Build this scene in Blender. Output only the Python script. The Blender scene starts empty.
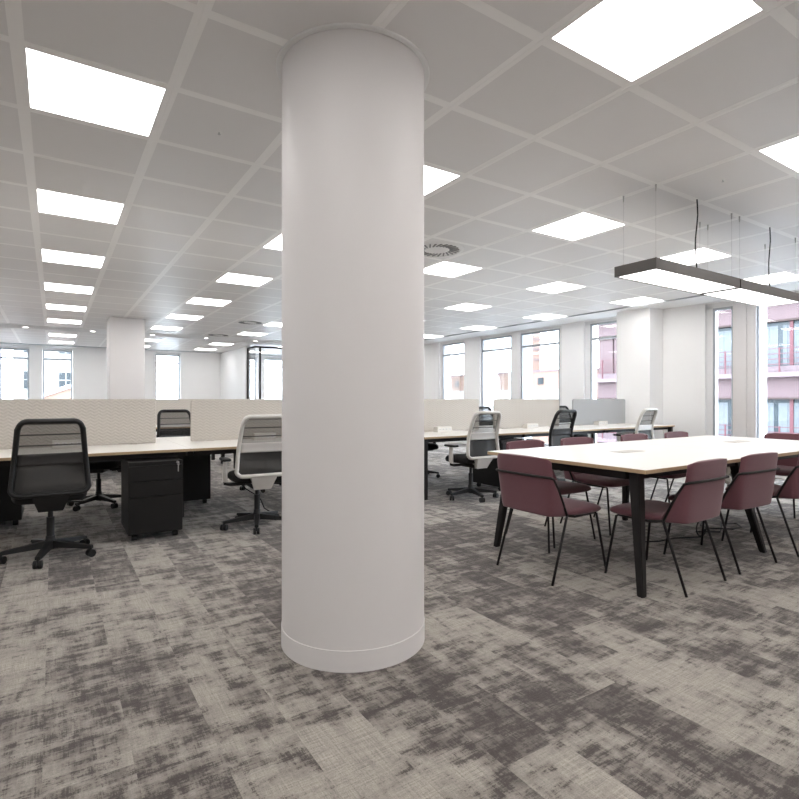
import bpy, bmesh, math, random
from mathutils import Vector, Matrix
random.seed(7)
sc = bpy.context.scene
COL = sc.collection
PI = math.pi
R = math.radians

# ------------------------------------------------------------------ materials
def new_mat(name):
    m = bpy.data.materials.new(name); m.use_nodes = True
    nt = m.node_tree; nt.nodes.clear()
    out = nt.nodes.new('ShaderNodeOutputMaterial')
    return m, nt, out

def N(nt, typ, **kw):
    n = nt.nodes.new(typ)
    for k, v in kw.items(): setattr(n, k, v)
    return n

def math_(nt, op, a, b=None, c=None):
    n = nt.nodes.new('ShaderNodeMath'); n.operation = op
    for i, x in enumerate((a, b, c)):
        if x is None: continue
        if isinstance(x, (int, float)): n.inputs[i].default_value = x
        else: nt.links.new(x, n.inputs[i])
    return n.outputs[0]

def mixc(nt, f, a, b, blend='MIX'):
    n = nt.nodes.new('ShaderNodeMix'); n.data_type = 'RGBA'; n.blend_type = blend
    if isinstance(f, (int, float)): n.inputs[0].default_value = f
    else: nt.links.new(f, n.inputs[0])
    for i, x in ((6, a), (7, b)):
        if isinstance(x, tuple): n.inputs[i].default_value = (*x, 1)
        else: nt.links.new(x, n.inputs[i])
    return n.outputs[2]

def pbr(name, col, rough=.5, spec=.5, metal=0, noise=.06, nscale=30, bump=0, bscale=200, coat=0, sheen=0):
    m, nt, out = new_mat(name)
    b = N(nt, 'ShaderNodeBsdfPrincipled')
    nt.links.new(b.outputs[0], out.inputs[0])
    b.inputs['Roughness'].default_value = rough
    b.inputs['Metallic'].default_value = metal
    b.inputs['Specular IOR Level'].default_value = spec
    b.inputs['Coat Weight'].default_value = coat
    b.inputs['Sheen Weight'].default_value = sheen
    tc = N(nt, 'ShaderNodeTexCoord')
    nz = N(nt, 'ShaderNodeTexNoise'); nz.inputs['Scale'].default_value = nscale; nz.inputs['Detail'].default_value = 3
    nt.links.new(tc.outputs['Object'], nz.inputs['Vector'])
    c = mixc(nt, nz.outputs[0], tuple(x * (1 - noise) for x in col), tuple(min(1, x * (1 + noise)) for x in col))
    nt.links.new(c, b.inputs['Base Color'])
    if bump:
        n2 = N(nt, 'ShaderNodeTexNoise'); n2.inputs['Scale'].default_value = bscale
        nt.links.new(tc.outputs['Object'], n2.inputs['Vector'])
        bp = N(nt, 'ShaderNodeBump'); bp.inputs['Strength'].default_value = bump; bp.inputs['Distance'].default_value = .002
        nt.links.new(n2.outputs[0], bp.inputs['Height']); nt.links.new(bp.outputs[0], b.inputs['Normal'])
    return m

def emis(name, col, s):
    m, nt, out = new_mat(name)
    e = N(nt, 'ShaderNodeEmission'); e.inputs[0].default_value = (*col, 1); e.inputs[1].default_value = s
    nt.links.new(e.outputs[0], out.inputs[0]); return m

def glass_mat(name, tint=(1, 1, 1), gloss=.06):
    m, nt, out = new_mat(name)
    t = N(nt, 'ShaderNodeBsdfTransparent'); t.inputs[0].default_value = (*tint, 1)
    g = N(nt, 'ShaderNodeBsdfGlossy'); g.inputs['Roughness'].default_value = .02
    fr = N(nt, 'ShaderNodeFresnel'); fr.inputs[0].default_value = 1.45
    f = math_(nt, 'MULTIPLY', fr.outputs[0], gloss * 12)
    mx = N(nt, 'ShaderNodeMixShader')
    nt.links.new(f, mx.inputs[0]); nt.links.new(t.outputs[0], mx.inputs[1]); nt.links.new(g.outputs[0], mx.inputs[2])
    nt.links.new(mx.outputs[0], out.inputs[0]); return m

def mesh_mat(name, col, alpha=.5):
    """open woven back mesh: see-through cloth with denser cross bands"""
    m, nt, out = new_mat(name)
    tc = N(nt, 'ShaderNodeTexCoord'); sp = N(nt, 'ShaderNodeSeparateXYZ')
    nt.links.new(tc.outputs['Object'], sp.inputs[0])
    z = sp.outputs[2]
    ph = math_(nt, 'FRACT', math_(nt, 'DIVIDE', math_(nt, 'SUBTRACT', z, .62), .077))
    band = math_(nt, 'LESS_THAN', ph, .13)
    a = math_(nt, 'MAXIMUM', math_(nt, 'MULTIPLY', band, .92), alpha)
    a = math_(nt, 'MAXIMUM', a, math_(nt, 'MULTIPLY', math_(nt, 'LESS_THAN', z, .712), .90))   # closer weave below the lumbar
    t = N(nt, 'ShaderNodeBsdfTransparent')
    b = N(nt, 'ShaderNodeBsdfPrincipled'); b.inputs['Base Color'].default_value = (*col, 1); b.inputs['Roughness'].default_value = .7
    mx = N(nt, 'ShaderNodeMixShader')
    nt.links.new(a, mx.inputs[0]); nt.links.new(t.outputs[0], mx.inputs[1]); nt.links.new(b.outputs[0], mx.inputs[2])
    nt.links.new(mx.outputs[0], out.inputs[0]); return m

def carpet_mat():
    m, nt, out = new_mat('carpet_planks')
    b = N(nt, 'ShaderNodeBsdfPrincipled'); b.inputs['Roughness'].default_value = .85
    b.inputs['Specular IOR Level'].default_value = .25
    b.inputs['Sheen Weight'].default_value = .15
    nt.links.new(b.outputs[0], out.inputs[0])
    tc = N(nt, 'ShaderNodeTexCoord'); sp = N(nt, 'ShaderNodeSeparateXYZ'); nt.links.new(tc.outputs['Object'], sp.inputs[0])
    X, Y = sp.outputs[0], sp.outputs[1]
    cx = math_(nt, 'FLOOR', math_(nt, 'DIVIDE', math_(nt, 'ADD', X, 40.03), .25))
    wn = N(nt, 'ShaderNodeTexWhiteNoise', noise_dimensions='1D'); nt.links.new(cx, wn.inputs['W'])
    off = wn.outputs['Value']
    cy = math_(nt, 'FLOOR', math_(nt, 'ADD', math_(nt, 'ADD', Y, 40.0), off))
    cb = N(nt, 'ShaderNodeCombineXYZ'); nt.links.new(cx, cb.inputs[0]); nt.links.new(cy, cb.inputs[1])
    w2 = N(nt, 'ShaderNodeTexWhiteNoise', noise_dimensions='3D'); nt.links.new(cb.outputs[0], w2.inputs['Vector'])
    rnd = w2.outputs['Value']; rcol = w2.outputs['Color']
    # per-plank shifted coordinates
    sc_ = N(nt, 'ShaderNodeVectorMath', operation='MULTIPLY'); nt.links.new(rcol, sc_.inputs[0]); sc_.inputs[1].default_value = (37, 23, 0)
    ad = N(nt, 'ShaderNodeVectorMath', operation='ADD'); nt.links.new(tc.outputs['Object'], ad.inputs[0]); nt.links.new(sc_.outputs[0], ad.inputs[1])
    def noise(vec, scale3, detail=4, rough=.6, sc=1):
        mp = N(nt, 'ShaderNodeVectorMath', operation='MULTIPLY'); nt.links.new(vec, mp.inputs[0]); mp.inputs[1].default_value = scale3
        n = N(nt, 'ShaderNodeTexNoise'); n.inputs['Scale'].default_value = sc; n.inputs['Detail'].default_value = detail; n.inputs['Roughness'].default_value = rough
        nt.links.new(mp.outputs[0], n.inputs['Vector']); return n.outputs[0]
    v = ad.outputs[0]; vw = tc.outputs['Object']
    warp = noise(v, (60, 60, 1), 2, .6)              # ragged edges of the worn marks
    pu = noise(v, (11, 2.0, 1), 7, .72)              # worn streaks along the plank
    pv = noise(v, (2.4, 10, 1), 7, .72)              # worn streaks across it
    blot = noise(v, (5.0, 4.2, 1), 6, .68)
    patchw = noise(vw, (1.3, 1.1, 1), 3, .55)        # drifts running over several planks
    fu = noise(v, (150, 5, 1), 4, .8)                # threads along the plank
    fv = noise(v, (5, 150, 1), 4, .8)                # threads across
    fine = noise(vw, (460, 460, 1), 2, .7)
    def c0(x, k): return math_(nt, 'MULTIPLY', math_(nt, 'SUBTRACT', x, .5), k)
    def acc(items, start):
        r = start
        for x, k in items: r = math_(nt, 'ADD', c0(x, k), r)
        return r
    def smooth(x, lo, hi, top):
        mr = N(nt, 'ShaderNodeMapRange', interpolation_type='SMOOTHSTEP'); nt.links.new(x, mr.inputs[0])
        mr.inputs[1].default_value = lo; mr.inputs[2].default_value = hi; mr.inputs[3].default_value = 0; mr.inputs[4].default_value = top
        return mr.outputs[0]
    grain = noise(v, (190, 190, 1), 2, .8)
    # taupe ground showing through the greige pile
    taupe = smooth(acc(((blot, 2.8), (patchw, 2.2), (rnd, .75), (pu, 2.3), (pv, 2.6), (fu, 1.3), (fv, 1.5), (grain, .8)), 0.08), -.55, .55, 1)
    # dark worn marks with ragged, brushed borders, mostly where the ground shows
    pu2 = noise(ad.outputs[0], (21, 4.6, 1.7), 8, .74); pv2 = noise(ad.outputs[0], (4.8, 20, 2.3), 8, .74)
    ink = smooth(acc(((pu2, 3.2), (pv2, 3.8), (taupe, .95), (fu, 1.4), (fv, 1.6), (warp, .9), (grain, 1.1)), .02), .10, .72, .82)
    thread = acc(((fu, 1.5), (fv, 1.7), (grain, 1.2), (fine, .6)), 1.0)
    colr = mixc(nt, taupe, (.362, .331, .292), (.156, .135, .124))
    colr = mixc(nt, ink, colr, (.046, .037, .034))
    cmb = N(nt, 'ShaderNodeCombineXYZ')
    for i_ in range(3): nt.links.new(thread, cmb.inputs[i_])
    colr = mixc(nt, 1.0, colr, cmb.outputs[0], 'MULTIPLY')
    nt.links.new(colr, b.inputs['Base Color'])
    bp = N(nt, 'ShaderNodeBump'); bp.inputs['Strength'].default_value = .35; bp.inputs['Distance'].default_value = .004
    nt.links.new(math_(nt, 'ADD', fine, math_(nt, 'MULTIPLY', fu, .5)), bp.inputs['Height']); nt.links.new(bp.outputs[0], b.inputs['Normal'])
    return m

def screen_mat():
    m, nt, out = new_mat('screen_fabric')
    b = N(nt, 'ShaderNodeBsdfPrincipled'); b.inputs['Roughness'].default_value = .9; b.inputs['Specular IOR Level'].default_value = .2
    nt.links.new(b.outputs[0], out.inputs[0])
    tc = N(nt, 'ShaderNodeTexCoord'); sp = N(nt, 'ShaderNodeSeparateXYZ'); nt.links.new(tc.outputs['Object'], sp.inputs[0])
    X, Z = sp.outputs[0], sp.outputs[2]
    # zig-zag knitted rows
    zig = math_(nt, 'PINGPONG', math_(nt, 'DIVIDE', X, .035), 1)
    row = math_(nt, 'SINE', math_(nt, 'MULTIPLY', math_(nt, 'ADD', Z, math_(nt, 'MULTIPLY', zig, .022)), 2 * PI / .03))
    nz = N(nt, 'ShaderNodeTexNoise'); nz.inputs['Scale'].default_value = 60; nt.links.new(tc.outputs['Object'], nz.inputs['Vector'])
    f = math_(nt, 'ADD', math_(nt, 'MULTIPLY', row, .28), nz.outputs[0])
    c = mixc(nt, f, (.50, .465, .42), (.60, .56, .51))
    nt.links.new(c, b.inputs['Base Color'])
    bp = N(nt, 'ShaderNodeBump'); bp.inputs['Strength'].default_value = .3; bp.inputs['Distance'].default_value = .003
    nt.links.new(row, bp.inputs['Height']); nt.links.new(bp.outputs[0], b.inputs['Normal'])
    return m

def brick_mat(name, c1, c2, mortar, scale=1.0):
    m, nt, out = new_mat(name)
    b = N(nt, 'ShaderNodeBsdfPrincipled'); b.inputs['Roughness'].default_value = .9
    nt.links.new(b.outputs[0], out.inputs[0])
    tc = N(nt, 'ShaderNodeTexCoord'); sp = N(nt, 'ShaderNodeSeparateXYZ'); nt.links.new(tc.outputs['Object'], sp.inputs[0])
    cb = N(nt, 'ShaderNodeCombineXYZ')
    nt.links.new(math_(nt, 'ADD', sp.outputs[0], sp.outputs[1]), cb.inputs[0]); nt.links.new(sp.outputs[2], cb.inputs[1])
    br = N(nt, 'ShaderNodeTexBrick'); nt.links.new(cb.outputs[0], br.inputs['Vector'])
    br.inputs['Color1'].default_value = (*c1, 1); br.inputs['Color2'].default_value = (*c2, 1); br.inputs['Mortar'].default_value = (*mortar, 1)
    br.inputs['Scale'].default_value = scale; br.inputs['Brick Width'].default_value = .23; br.inputs['Row Height'].default_value = .075; br.inputs['Mortar Size'].default_value = .012
    nt.links.new(br.outputs[0], b.inputs['Base Color']); return m

def wood_top_mat():
    m, nt, out = new_mat('pale_maple_top')
    b = N(nt, 'ShaderNodeBsdfPrincipled'); b.inputs['Roughness'].default_value = .38
    nt.links.new(b.outputs[0], out.inputs[0])
    tc = N(nt, 'ShaderNodeTexCoord'); mp = N(nt, 'ShaderNodeVectorMath', operation='MULTIPLY')
    nt.links.new(tc.outputs['Object'], mp.inputs[0]); mp.inputs[1].default_value = (2, 40, 10)
    nz = N(nt, 'ShaderNodeTexNoise'); nz.inputs['Scale'].default_value = 1; nz.inputs['Detail'].default_value = 5
    nt.links.new(mp.outputs[0], nz.inputs['Vector'])
    nt.links.new(mixc(nt, nz.outputs[0], (.73, .70, .655), (.79, .765, .72)), b.inputs['Base Color']); return m

M = {}
M['wall'] = pbr('white_wall_paint', (.93, .93, .93), .55, .3, noise=.02, nscale=2, bump=.05)
M['column'] = pbr('white_column_paint', (.78, .755, .75), .5, .3, noise=.015, nscale=2, bump=.05)
M['tile'] = pbr('ceiling_tile_metal', (.80, .787, .778), .46, .65, noise=.01, nscale=4)
M['grid'] = pbr('ceiling_grid_metal', (.95, .94, .925), .4, .4, noise=.01)
M['gap'] = pbr('ceiling_void', (.55, .53, .52), .8, .2)
M['plaster'] = pbr('ceiling_plaster', (.88, .88, .88), .75, .12, noise=.01)
M['panel'] = emis('light_diffuser', (1.0, .972, .95), 4.8)
M['pendant_panel'] = emis('pendant_diffuser', (1.0, .975, .955), 2.6)
M['spot'] = emis('spot_lamp', (1, .97, .93), 6)
M['carpet'] = carpet_mat()
M['top'] = wood_top_mat()
M['ply'] = pbr('birch_ply_edge', (.47, .335, .205), .5, .4, noise=.15, nscale=60)
M['black'] = pbr('black_metal', (.008, .0075, .0075), .5, .3, noise=.1)
M['frame_black'] = pbr('black_powder_coat', (.010, .008, .008), .5, .3, noise=.1)
M['plastic'] = pbr('black_plastic', (.011, .011, .0115), .5, .35, noise=.1)
M['seat'] = pbr('black_seat_fabric', (.012, .0115, .012), .85, .3, noise=.3, nscale=150, bump=.3)
M['white'] = pbr('white_plastic', (.62, .60, .57), .4, .5, noise=.03)
M['module'] = pbr('white_socket_plastic', (.78, .75, .70), .4, .5, noise=.02)
M['mesh'] = mesh_mat('black_back_mesh', (.022, .021, .020), .66)
M['lumbar_white'] = mesh_mat('white_lumbar', (.60, .58, .56), .96)
M['lumbar_black'] = mesh_mat('black_lumbar', (.03, .028, .028), .9)
M['screen'] = screen_mat()
M['burgundy'] = pbr('burgundy_wool', (.150, .060, .074), .8, .3, noise=.18, nscale=220, bump=.35, bscale=350, sheen=.28)
M['band'] = pbr('rubber_band_dark', (.03, .018, .02), .5, .5)
M['glass'] = glass_mat('clear_glass')
M['winframe'] = pbr('grey_window_frame', (.40, .42, .45), .4, .5, noise=.03)
M['winwhite'] = pbr('white_window_trim', (.82, .82, .82), .5, .4, noise=.02)
M['chrome'] = pbr('brushed_steel', (.55, .55, .55), .3, .5, 1, noise=.05)
M['pendant'] = pbr('grey_pendant_metal', (.075, .064, .058), .4, .5, noise=.05)
M['wire'] = pbr('steel_wire', (.5, .49, .48), .35, .5, .6)
M['vent'] = pbr('vent_white', (.84, .83, .82), .45, .4, noise=.02)
M['ventdark'] = pbr('vent_slot', (.30, .30, .30), .7, .3)
M['pink'] = brick_mat('pink_brick', (.066, .039, .041), (.056, .033, .035), (.085, .062, .064))
M['orange'] = brick_mat('orange_brick', (.16, .088, .062), (.14, .075, .052), (.18, .135, .11))
M['stone'] = pbr('pale_stone', (.105, .078, .084), .8, .3, noise=.05, nscale=4)
M['cream'] = pbr('pale_render', (.26, .255, .245), .8, .3, noise=.04, nscale=2)
M['red'] = pbr('red_painted_metal', (.075, .027, .032), .6, .2)
M['brown'] = pbr('brown_soffit', (.036, .024, .022), .8, .2)
M['outglass'] = pbr('building_glass', (.016, .022, .026), .25, .25, noise=.3, nscale=1.2)
M['curtain'] = pbr('net_curtain', (.085, .092, .098), .9, .2, noise=.12, nscale=8)
M['asphalt'] = pbr('street_asphalt', (.25, .25, .25), .9, .2, noise=.15)
M['hatch'] = pbr('cable_hatch_lid', (.50, .47, .43), .5, .4)
M['led'] = emis('green_indicator', (.2, 1, .5), 3)

# ------------------------------------------------------------------ mesh helpers
class MB:
    def __init__(s): s.bm = bmesh.new(); s.mi = 0
    def _tag(s, faces):
        for f in faces: f.material_index = s.mi
    def box(s, lo, hi, bevel=0, seg=2, mat=None):
        r = bmesh.ops.create_cube(s.bm, size=1)
        vs = r['verts']
        c = [(a + b) / 2 for a, b in zip(lo, hi)]; d = [b - a for a, b in zip(lo, hi)]
        for v in vs:
            v.co = Vector((c[0] + v.co.x * d[0], c[1] + v.co.y * d[1], c[2] + v.co.z * d[2]))
        if mat: 
            for v in vs: v.co = mat @ v.co
        fs = set(f for v in vs for f in v.link_faces)
        s._tag(fs)
        if bevel:
            es = list(set(e for v in vs for e in v.link_edges))
            bmesh.ops.bevel(s.bm, geom=es, offset=bevel, segments=seg, profile=.5, affect='EDGES', clamp_overlap=True)
        return s
    def hexa(s, pts):
        """8 corner points: bottom 4 (ccw), top 4 (ccw)"""
        vs = [s.bm.verts.new(p) for p in pts]
        fs = [s.bm.faces.new([vs[i] for i in q]) for q in ((3, 2, 1, 0), (4, 5, 6, 7), (0, 1, 5, 4), (1, 2, 6, 5), (2, 3, 7, 6), (3, 0, 4, 7))]
        s._tag(fs); return s
    def tube(s, pts, r, n=8, closed=False, r1=None, flat=None):
        pts = [Vector(p) for p in pts]; k = len(pts); rings = []
        prev = None
        for i, p in enumerate(pts):
            if closed: t = pts[(i + 1) % k] - pts[i - 1]
            else: t = pts[min(i + 1, k - 1)] - pts[max(i - 1, 0)]
            t.normalize()
            if prev is None:
                a = Vector((0, 0, 1)) if abs(t.z) < .9 else Vector((0, 1, 0))
                nx = t.cross(a).normalized()
            else:
                nx = (prev - t * prev.dot(t)).normalized()
            prev = nx; ny = t.cross(nx)
            rr = r if r1 is None else r + (r1 - r) * i / (k - 1)
            f1, f2 = flat if flat else (1, 1)
            rings.append([s.bm.verts.new(p + (nx * math.cos(2 * PI * j / n) * f1 + ny * math.sin(2 * PI * j / n) * f2) * rr) for j in range(n)])
        fs = []
        m = k if closed else k - 1
        for i in range(m):
            a, b = rings[i], rings[(i + 1) % k]
            for j in range(n):
                fs.append(s.bm.faces.new([a[j], a[(j + 1) % n], b[(j + 1) % n], b[j]]))
        if not closed:
            fs.append(s.bm.faces.new(rings[0][::-1])); fs.append(s.bm.faces.new(rings[-1]))
        s._tag(fs); return s
    def cyl(s, p0, p1, r0, r1=None, n=16):
        return s.tube([p0, p1], r0, n, r1=r0 if r1 is None else r1)
    def lathe(s, prof, c=(0, 0, 0), n=32, cap=True):
        rings = []
        for (r, z) in prof:
            rings.append([s.bm.verts.new((c[0] + r * math.cos(2 * PI * j / n), c[1] + r * math.sin(2 * PI * j / n), c[2] + z)) for j in range(n)])
        fs = []
        for a, b in zip(rings, rings[1:]):
            for j in range(n): fs.append(s.bm.faces.new([a[j], a[(j + 1) % n], b[(j + 1) % n], b[j]]))
        if cap:
            fs.append(s.bm.faces.new(rings[0][::-1])); fs.append(s.bm.faces.new(rings[-1]))
        s._tag(fs); return s
    def grid(s, rows):
        vr = [[s.bm.verts.new(p) for p in row] for row in rows]
        fs = []
        for a, b in zip(vr, vr[1:]):
            for j in range(len(a) - 1): fs.append(s.bm.faces.new([a[j], a[j + 1], b[j + 1], b[j]]))
        s._tag(fs); return s
    def prism(s, poly, axis, lo, hi):
        """extrude 2D polygon along axis (0,1,2)"""
        def mk(p, h):
            q = [0, 0, 0]; o = [i for i in range(3) if i != axis]; q[o[0]], q[o[1]] = p; q[axis] = h; return q
        a = [s.bm.verts.new(mk(p, lo)) for p in poly]; b = [s.bm.verts.new(mk(p, hi)) for p in poly]
        k = len(poly); fs = [s.bm.faces.new(a[::-1]), s.bm.faces.new(b)]
        for i in range(k): fs.append(s.bm.faces.new([a[i], a[(i + 1) % k], b[(i + 1) % k], b[i]]))
        s._tag(fs); return s
    def build(s, name, mats, parent=None, angle=35, loc=None):
        if not isinstance(mats, (list, tuple)): mats = [mats]
        bmesh.ops.recalc_face_normals(s.bm, faces=s.bm.faces[:])
        me = bpy.data.meshes.new(name); s.bm.to_mesh(me); s.bm.free()
        for m in mats: me.materials.append(m)
        for p in me.polygons: p.use_smooth = True
        me.set_sharp_from_angle(angle=R(angle))
        o = bpy.data.objects.new(name, me); COL.objects.link(o)
        if parent: o.parent = parent
        if loc: o.location = loc
        return o

def tag(o, label, cat, group=None):
    o['label'] = label; o['category'] = cat
    if group: o['group'] = group
    return o
def thing(name, label, cat, loc=(0, 0, 0), rz=0, group=None):
    o = bpy.data.objects.new(name, None); COL.objects.link(o)
    o.empty_display_size = .1
    o.location = loc; o.rotation_euler = (0, 0, rz)
    return tag(o, label, cat, group)
def struct(o):
    o['kind'] = 'structure'; return o
def kids(o): return [c for c in bpy.data.objects if c.parent == o]
def dup(root, loc, rz, label, group=None):
    r = root.copy(); COL.objects.link(r); r.location = loc; r.rotation_euler = (0, 0, rz); r['label'] = label
    if group: r['group'] = group
    for ch in kids(root):
        c = ch.copy(); COL.objects.link(c); c.parent = r
        for g in kids(ch):
            d = g.copy(); COL.objects.link(d); d.parent = c
    return r
def top_faces(o, nz=.7):
    """second material slot on faces that do not look up"""
    for p in o.data.polygons:
        p.material_index = 0 if p.normal.z > nz else 1

# X = along the desks (rightwards), Y = away along the carpet planks, Z up
H = 1.185; CE = 2.796
VW = 9.1; UF = 19.2; VL = -4.3; UB = -3.4

# ------------------------------------------------------------------ room shell
b = MB(); b.box((VL - .3, UB - .3, -.1), (VW + .4, UF + .4, 0)); struct(b.build('floor', M['carpet']))

PV, PU, TW = .6575, .6515, .6
V0, U0 = -.11, 1.022
vt = [V0 + PV * k for k in range(-6, 13)]
ut = [U0 + PU * j for j in range(-6, 20)]
ut2 = [15.0 + PU * j for j in range(6)]
lights = []
for k in range(-1, 5):
    for j in list(range(-2, 7)):
        lights.append((3 * k, 3 * j, 0))
light_set = set((V0 + PV * 3 * k) for k in range(-2, 5))
ceil_base = MB(); ceil_base.box((VL - .3, UB - .3, CE + .03), (VW + .4, UF + .4, CE + .13))
struct(ceil_base.build('ceiling', M['gap']))
tiles = MB(); grid = MB()
COLC = (1.256, 2.349); CR = .351
LIGHT_POS = []
def is_light_v(k): return k % 3 == 0
umin, umax1 = ut[0], ut[-1] + TW
for ki, k in enumerate(range(-6, 13)):
    for ji, j in enumerate(range(-6, 20)):
        v, u = vt[ki], ut[ji]
        if k % 3 == 0 and j % 3 == 0 and j <= 18 and k >= -3:
            LIGHT_POS.append((v, u, k // 3, j // 3)); continue
        tiles.box((v, u, CE + .0006), (v + TW, u + TW, CE + .028))
    for ji, u in enumerate(ut2):
        v = vt[ki]
        if k % 3 == 0 and ji in (1, 4) and k >= -3:
            LIGHT_POS.append((v, u, k // 3, 7 if ji == 1 else 8)); continue
        tiles.box((v, u, CE + .0006), (v + TW, u + TW, CE + .028))
struct(tiles.build('ceiling', M['tile']))
bw = PV - TW; bu = PU - TW
vend = vt[-1] + TW
for k in range(-6, 14):
    v = V0 + PV * k - bw
    for (a, c_) in ((umin - bu, umax1), (ut2[0] - bu, ut2[-1] + TW)):
        grid.box((v, a, CE), (v + bw * .46, c_, CE + .028)); grid.box((v + bw * .54, a, CE), (v + bw, c_, CE + .028))
        grid.box((v + bw * .4, a, CE + .0015), (v + bw * .6, c_, CE + .028))
for u in ut + [umax1 + bu] + ut2 + [ut2[-1] + TW + bu]:
    for k in range(-6, 13):
        grid.box((vt[k + 6], u - bu, CE), (vt[k + 6] + TW, u, CE + .028))
struct(grid.build('trim_1', M['grid']))
# plain plaster margins: along the window wall, along the far wall, and the band in front of it
pm = MB()
pm.box((vend + .03, UB - .3, CE - .018), (VW + .05, UF + .05, CE + .03))
pm.box((VL - .3, umax1 + bu + .012, CE), (vend + .012, ut2[0] - bu - .012, CE + .03))
pm.box((VL - .3, ut2[-1] + TW + bu + .03, CE - .018), (vend + .03, UF + .05, CE + .03))
pm.box((VL - .3, UB - .3, CE), (vt[0] - bw - .012, UF, CE + .03))
pm.box((vt[0] - bw - .012, UB - .3, CE), (vend + .012, ut[0] - bu - .01, CE + .03))
struct(pm.build('ceiling', M['plaster']))
pm = MB(); pm.box((vend + .012, UB, CE - .02), (vend + .03, UF, CE + .02)); pm.box((VL, ut2[-1] + TW + bu + .012, CE - .02), (vend + .012, ut2[-1] + TW + bu + .03, CE + .02)); struct(pm.build('trim_7', M['winframe']))

# right wall with its window openings (a list of (u0,u1))
SILL, HEAD = .12, 2.765
OPEN_R = [(10.86, 11.95), (7.63, 10.23), (5.95, 7.07), (4.216, 4.65), (2.3, 3.905)]
w = MB(); u = UB - .3
for a, c_ in sorted(OPEN_R):
    w.box((VW, u, 0), (VW + .42, a, CE + .05)); w.box((VW, a, 0), (VW + .42, c_, SILL)); w.box((VW, a, HEAD), (VW + .42, c_, CE + .05)); u = c_
w.box((VW, u, 0), (VW + .42, UF + .4, CE + .05))
struct(w.build('wall_right', M['wall']))
p = MB(); p.box((8.70, 5.38, 0), (VW, 6.03, CE)); struct(p.build('wall_right_pier', M['wall']))
p = MB(); p.box((VW - .012, 4.013, .1), (VW + .001, 4.21, 2.75), .002); p.box((VW - .012, 3.875, .1), (VW + .001, 4.005, 2.75), .002)
struct(p.build('trim_2', M['column']))
# far wall
OPEN_F = [(-1.40, -.605), (-.285, .494), (2.842, 3.623), (5.5, 6.28), (6.55, 7.35)]
w = MB(); v = VL - .3
for a, c_ in sorted(OPEN_F):
    w.box((v, UF, 0), (a, UF + .42, CE + .05)); w.box((a, UF, 0), (c_, UF + .42, SILL)); w.box((a, UF, 2.74), (c_, UF + .42, CE + .05)); v = c_
w.box((v, UF, 0), (VW + .4, UF + .42, CE + .05))
struct(w.build('wall_far', M['wall']))
w = MB(); w.box((VL - .3, UB - .3, 0), (VL, UF, CE + .05)); struct(w.build('wall_left', M['wall']))
w = MB(); w.box((VL, UB - .3, 0), (VW, UB, CE + .05)); struct(w.build('wall_back', M['wall']))
w = MB(); w.box((4.93, 16.2, 0), (5.06, UF, CE)); struct(w.build('wall_core', M['wall']))
# baseboards
def base_run(name, lo, hi): bb = MB(); bb.box(lo, hi, .004, 1); struct(bb.build(name, M['winwhite']))
base_run('baseboard_right', (VW - .014, UB, 0), (VW, UF, .1))
base_run('baseboard_far', (VL, UF - .014, 0), (4.93, UF, .1))
base_run('baseboard_left', (VL, UB, 0), (VL + .014, UF, .1))
base_run('baseboard_core', (4.916, 16.2, 0), (4.93, UF - .014, .1))

# windows
wi = 0
def window(axis, a, c_, plane, z0, z1, transom):
    """axis 'v': glass at X=plane spanning Y a..c_; axis 'u': glass at Y=plane spanning X"""
    global wi; wi += 1
    e = bpy.data.objects.new('window_%d' % wi, None); COL.objects.link(e); struct(e)
    f = MB(); t = .04; d = .06
    def bx(p0, p1, zz0, zz1, dd=d):
        if axis == 'v': f.box((plane - dd / 2, p0, zz0), (plane + dd / 2, p1, zz1), .004, 1)
        else: f.box((p0, plane - dd / 2, zz0), (p1, plane + dd / 2, zz1), .004, 1)
    bx(a, a + t, z0, z1); bx(c_ - t, c_, z0, z1); bx(a + t, c_ - t, z1 - t, z1); bx(a + t, c_ - t, z0, z0 + t)
    if transom: bx(a + t, c_ - t, transom - .025, transom + .025)
    f.build('window_frame', M['winframe'], e)
    g = MB()
    if axis == 'v': g.box((plane - .006, a + t, z0 + t), (plane + .006, c_ - t, z1 - t))
    else: g.box((a + t, plane - .006, z0 + t), (c_ - t, plane + .006, z1 - t))
    g.build('window_pane', M['glass'], e)
    h = MB()   # white lining board of the recess head and sill
    if axis == 'v': h.box((VW + .005, a, z0 - .03), (plane - d / 2, c_, z0)); h.build('window_sill', M['winwhite'], e)
    else: h.box((a, UF + .005, z0 - .03), (c_, plane - d / 2, z0)); h.build('window_sill', M['winwhite'], e)
GP = VW + .08
window('v', 10.88, 11.85, GP, SILL + .03, 2.71, 2.40)
window('v', 9.15, 10.225, GP, SILL + .03, 2.71, 2.40)
window('v', 7.72, 8.86, GP, SILL + .03, 2.71, 2.40)
window('v', 5.97, 6.95, GP, SILL + .03, 2.71, 2.40)
window('v', 4.22, 4.55, GP, SILL + .03, 2.68, None)
window('v', 2.33, 3.90, GP, SILL + .03, 2.71, None)
for a, c_ in OPEN_F: window('u', a + .01, c_ - .01, UF + .2, SILL + .03, 2.68, 2.40)
hb = MB()
for (a, c_, z) in ((10.86, 11.95, 2.71), (7.63, 10.23, 2.71), (5.95, 7.07, 2.71), (4.216, 4.65, 2.68), (2.3, 3.905, 2.71)):
    hb.box((GP - .03, a, z), (GP + .05, c_, HEAD))
for (a, c_) in ((11.85, 11.95), (4.55, 4.65), (6.95, 7.07), (10.86, 10.88), (7.63, 7.72)): hb.box((GP - .03, a, SILL), (GP + .05, c_, 2.71))
struct(hb.build('trim_3', M['winwhite']))
mp_ = MB(); mp_.box((VW + .03, 8.86, SILL), (VW + .42, 9.15, HEAD), .006, 1); struct(mp_.build('trim_4', M['winwhite']))
hb = MB()
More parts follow.
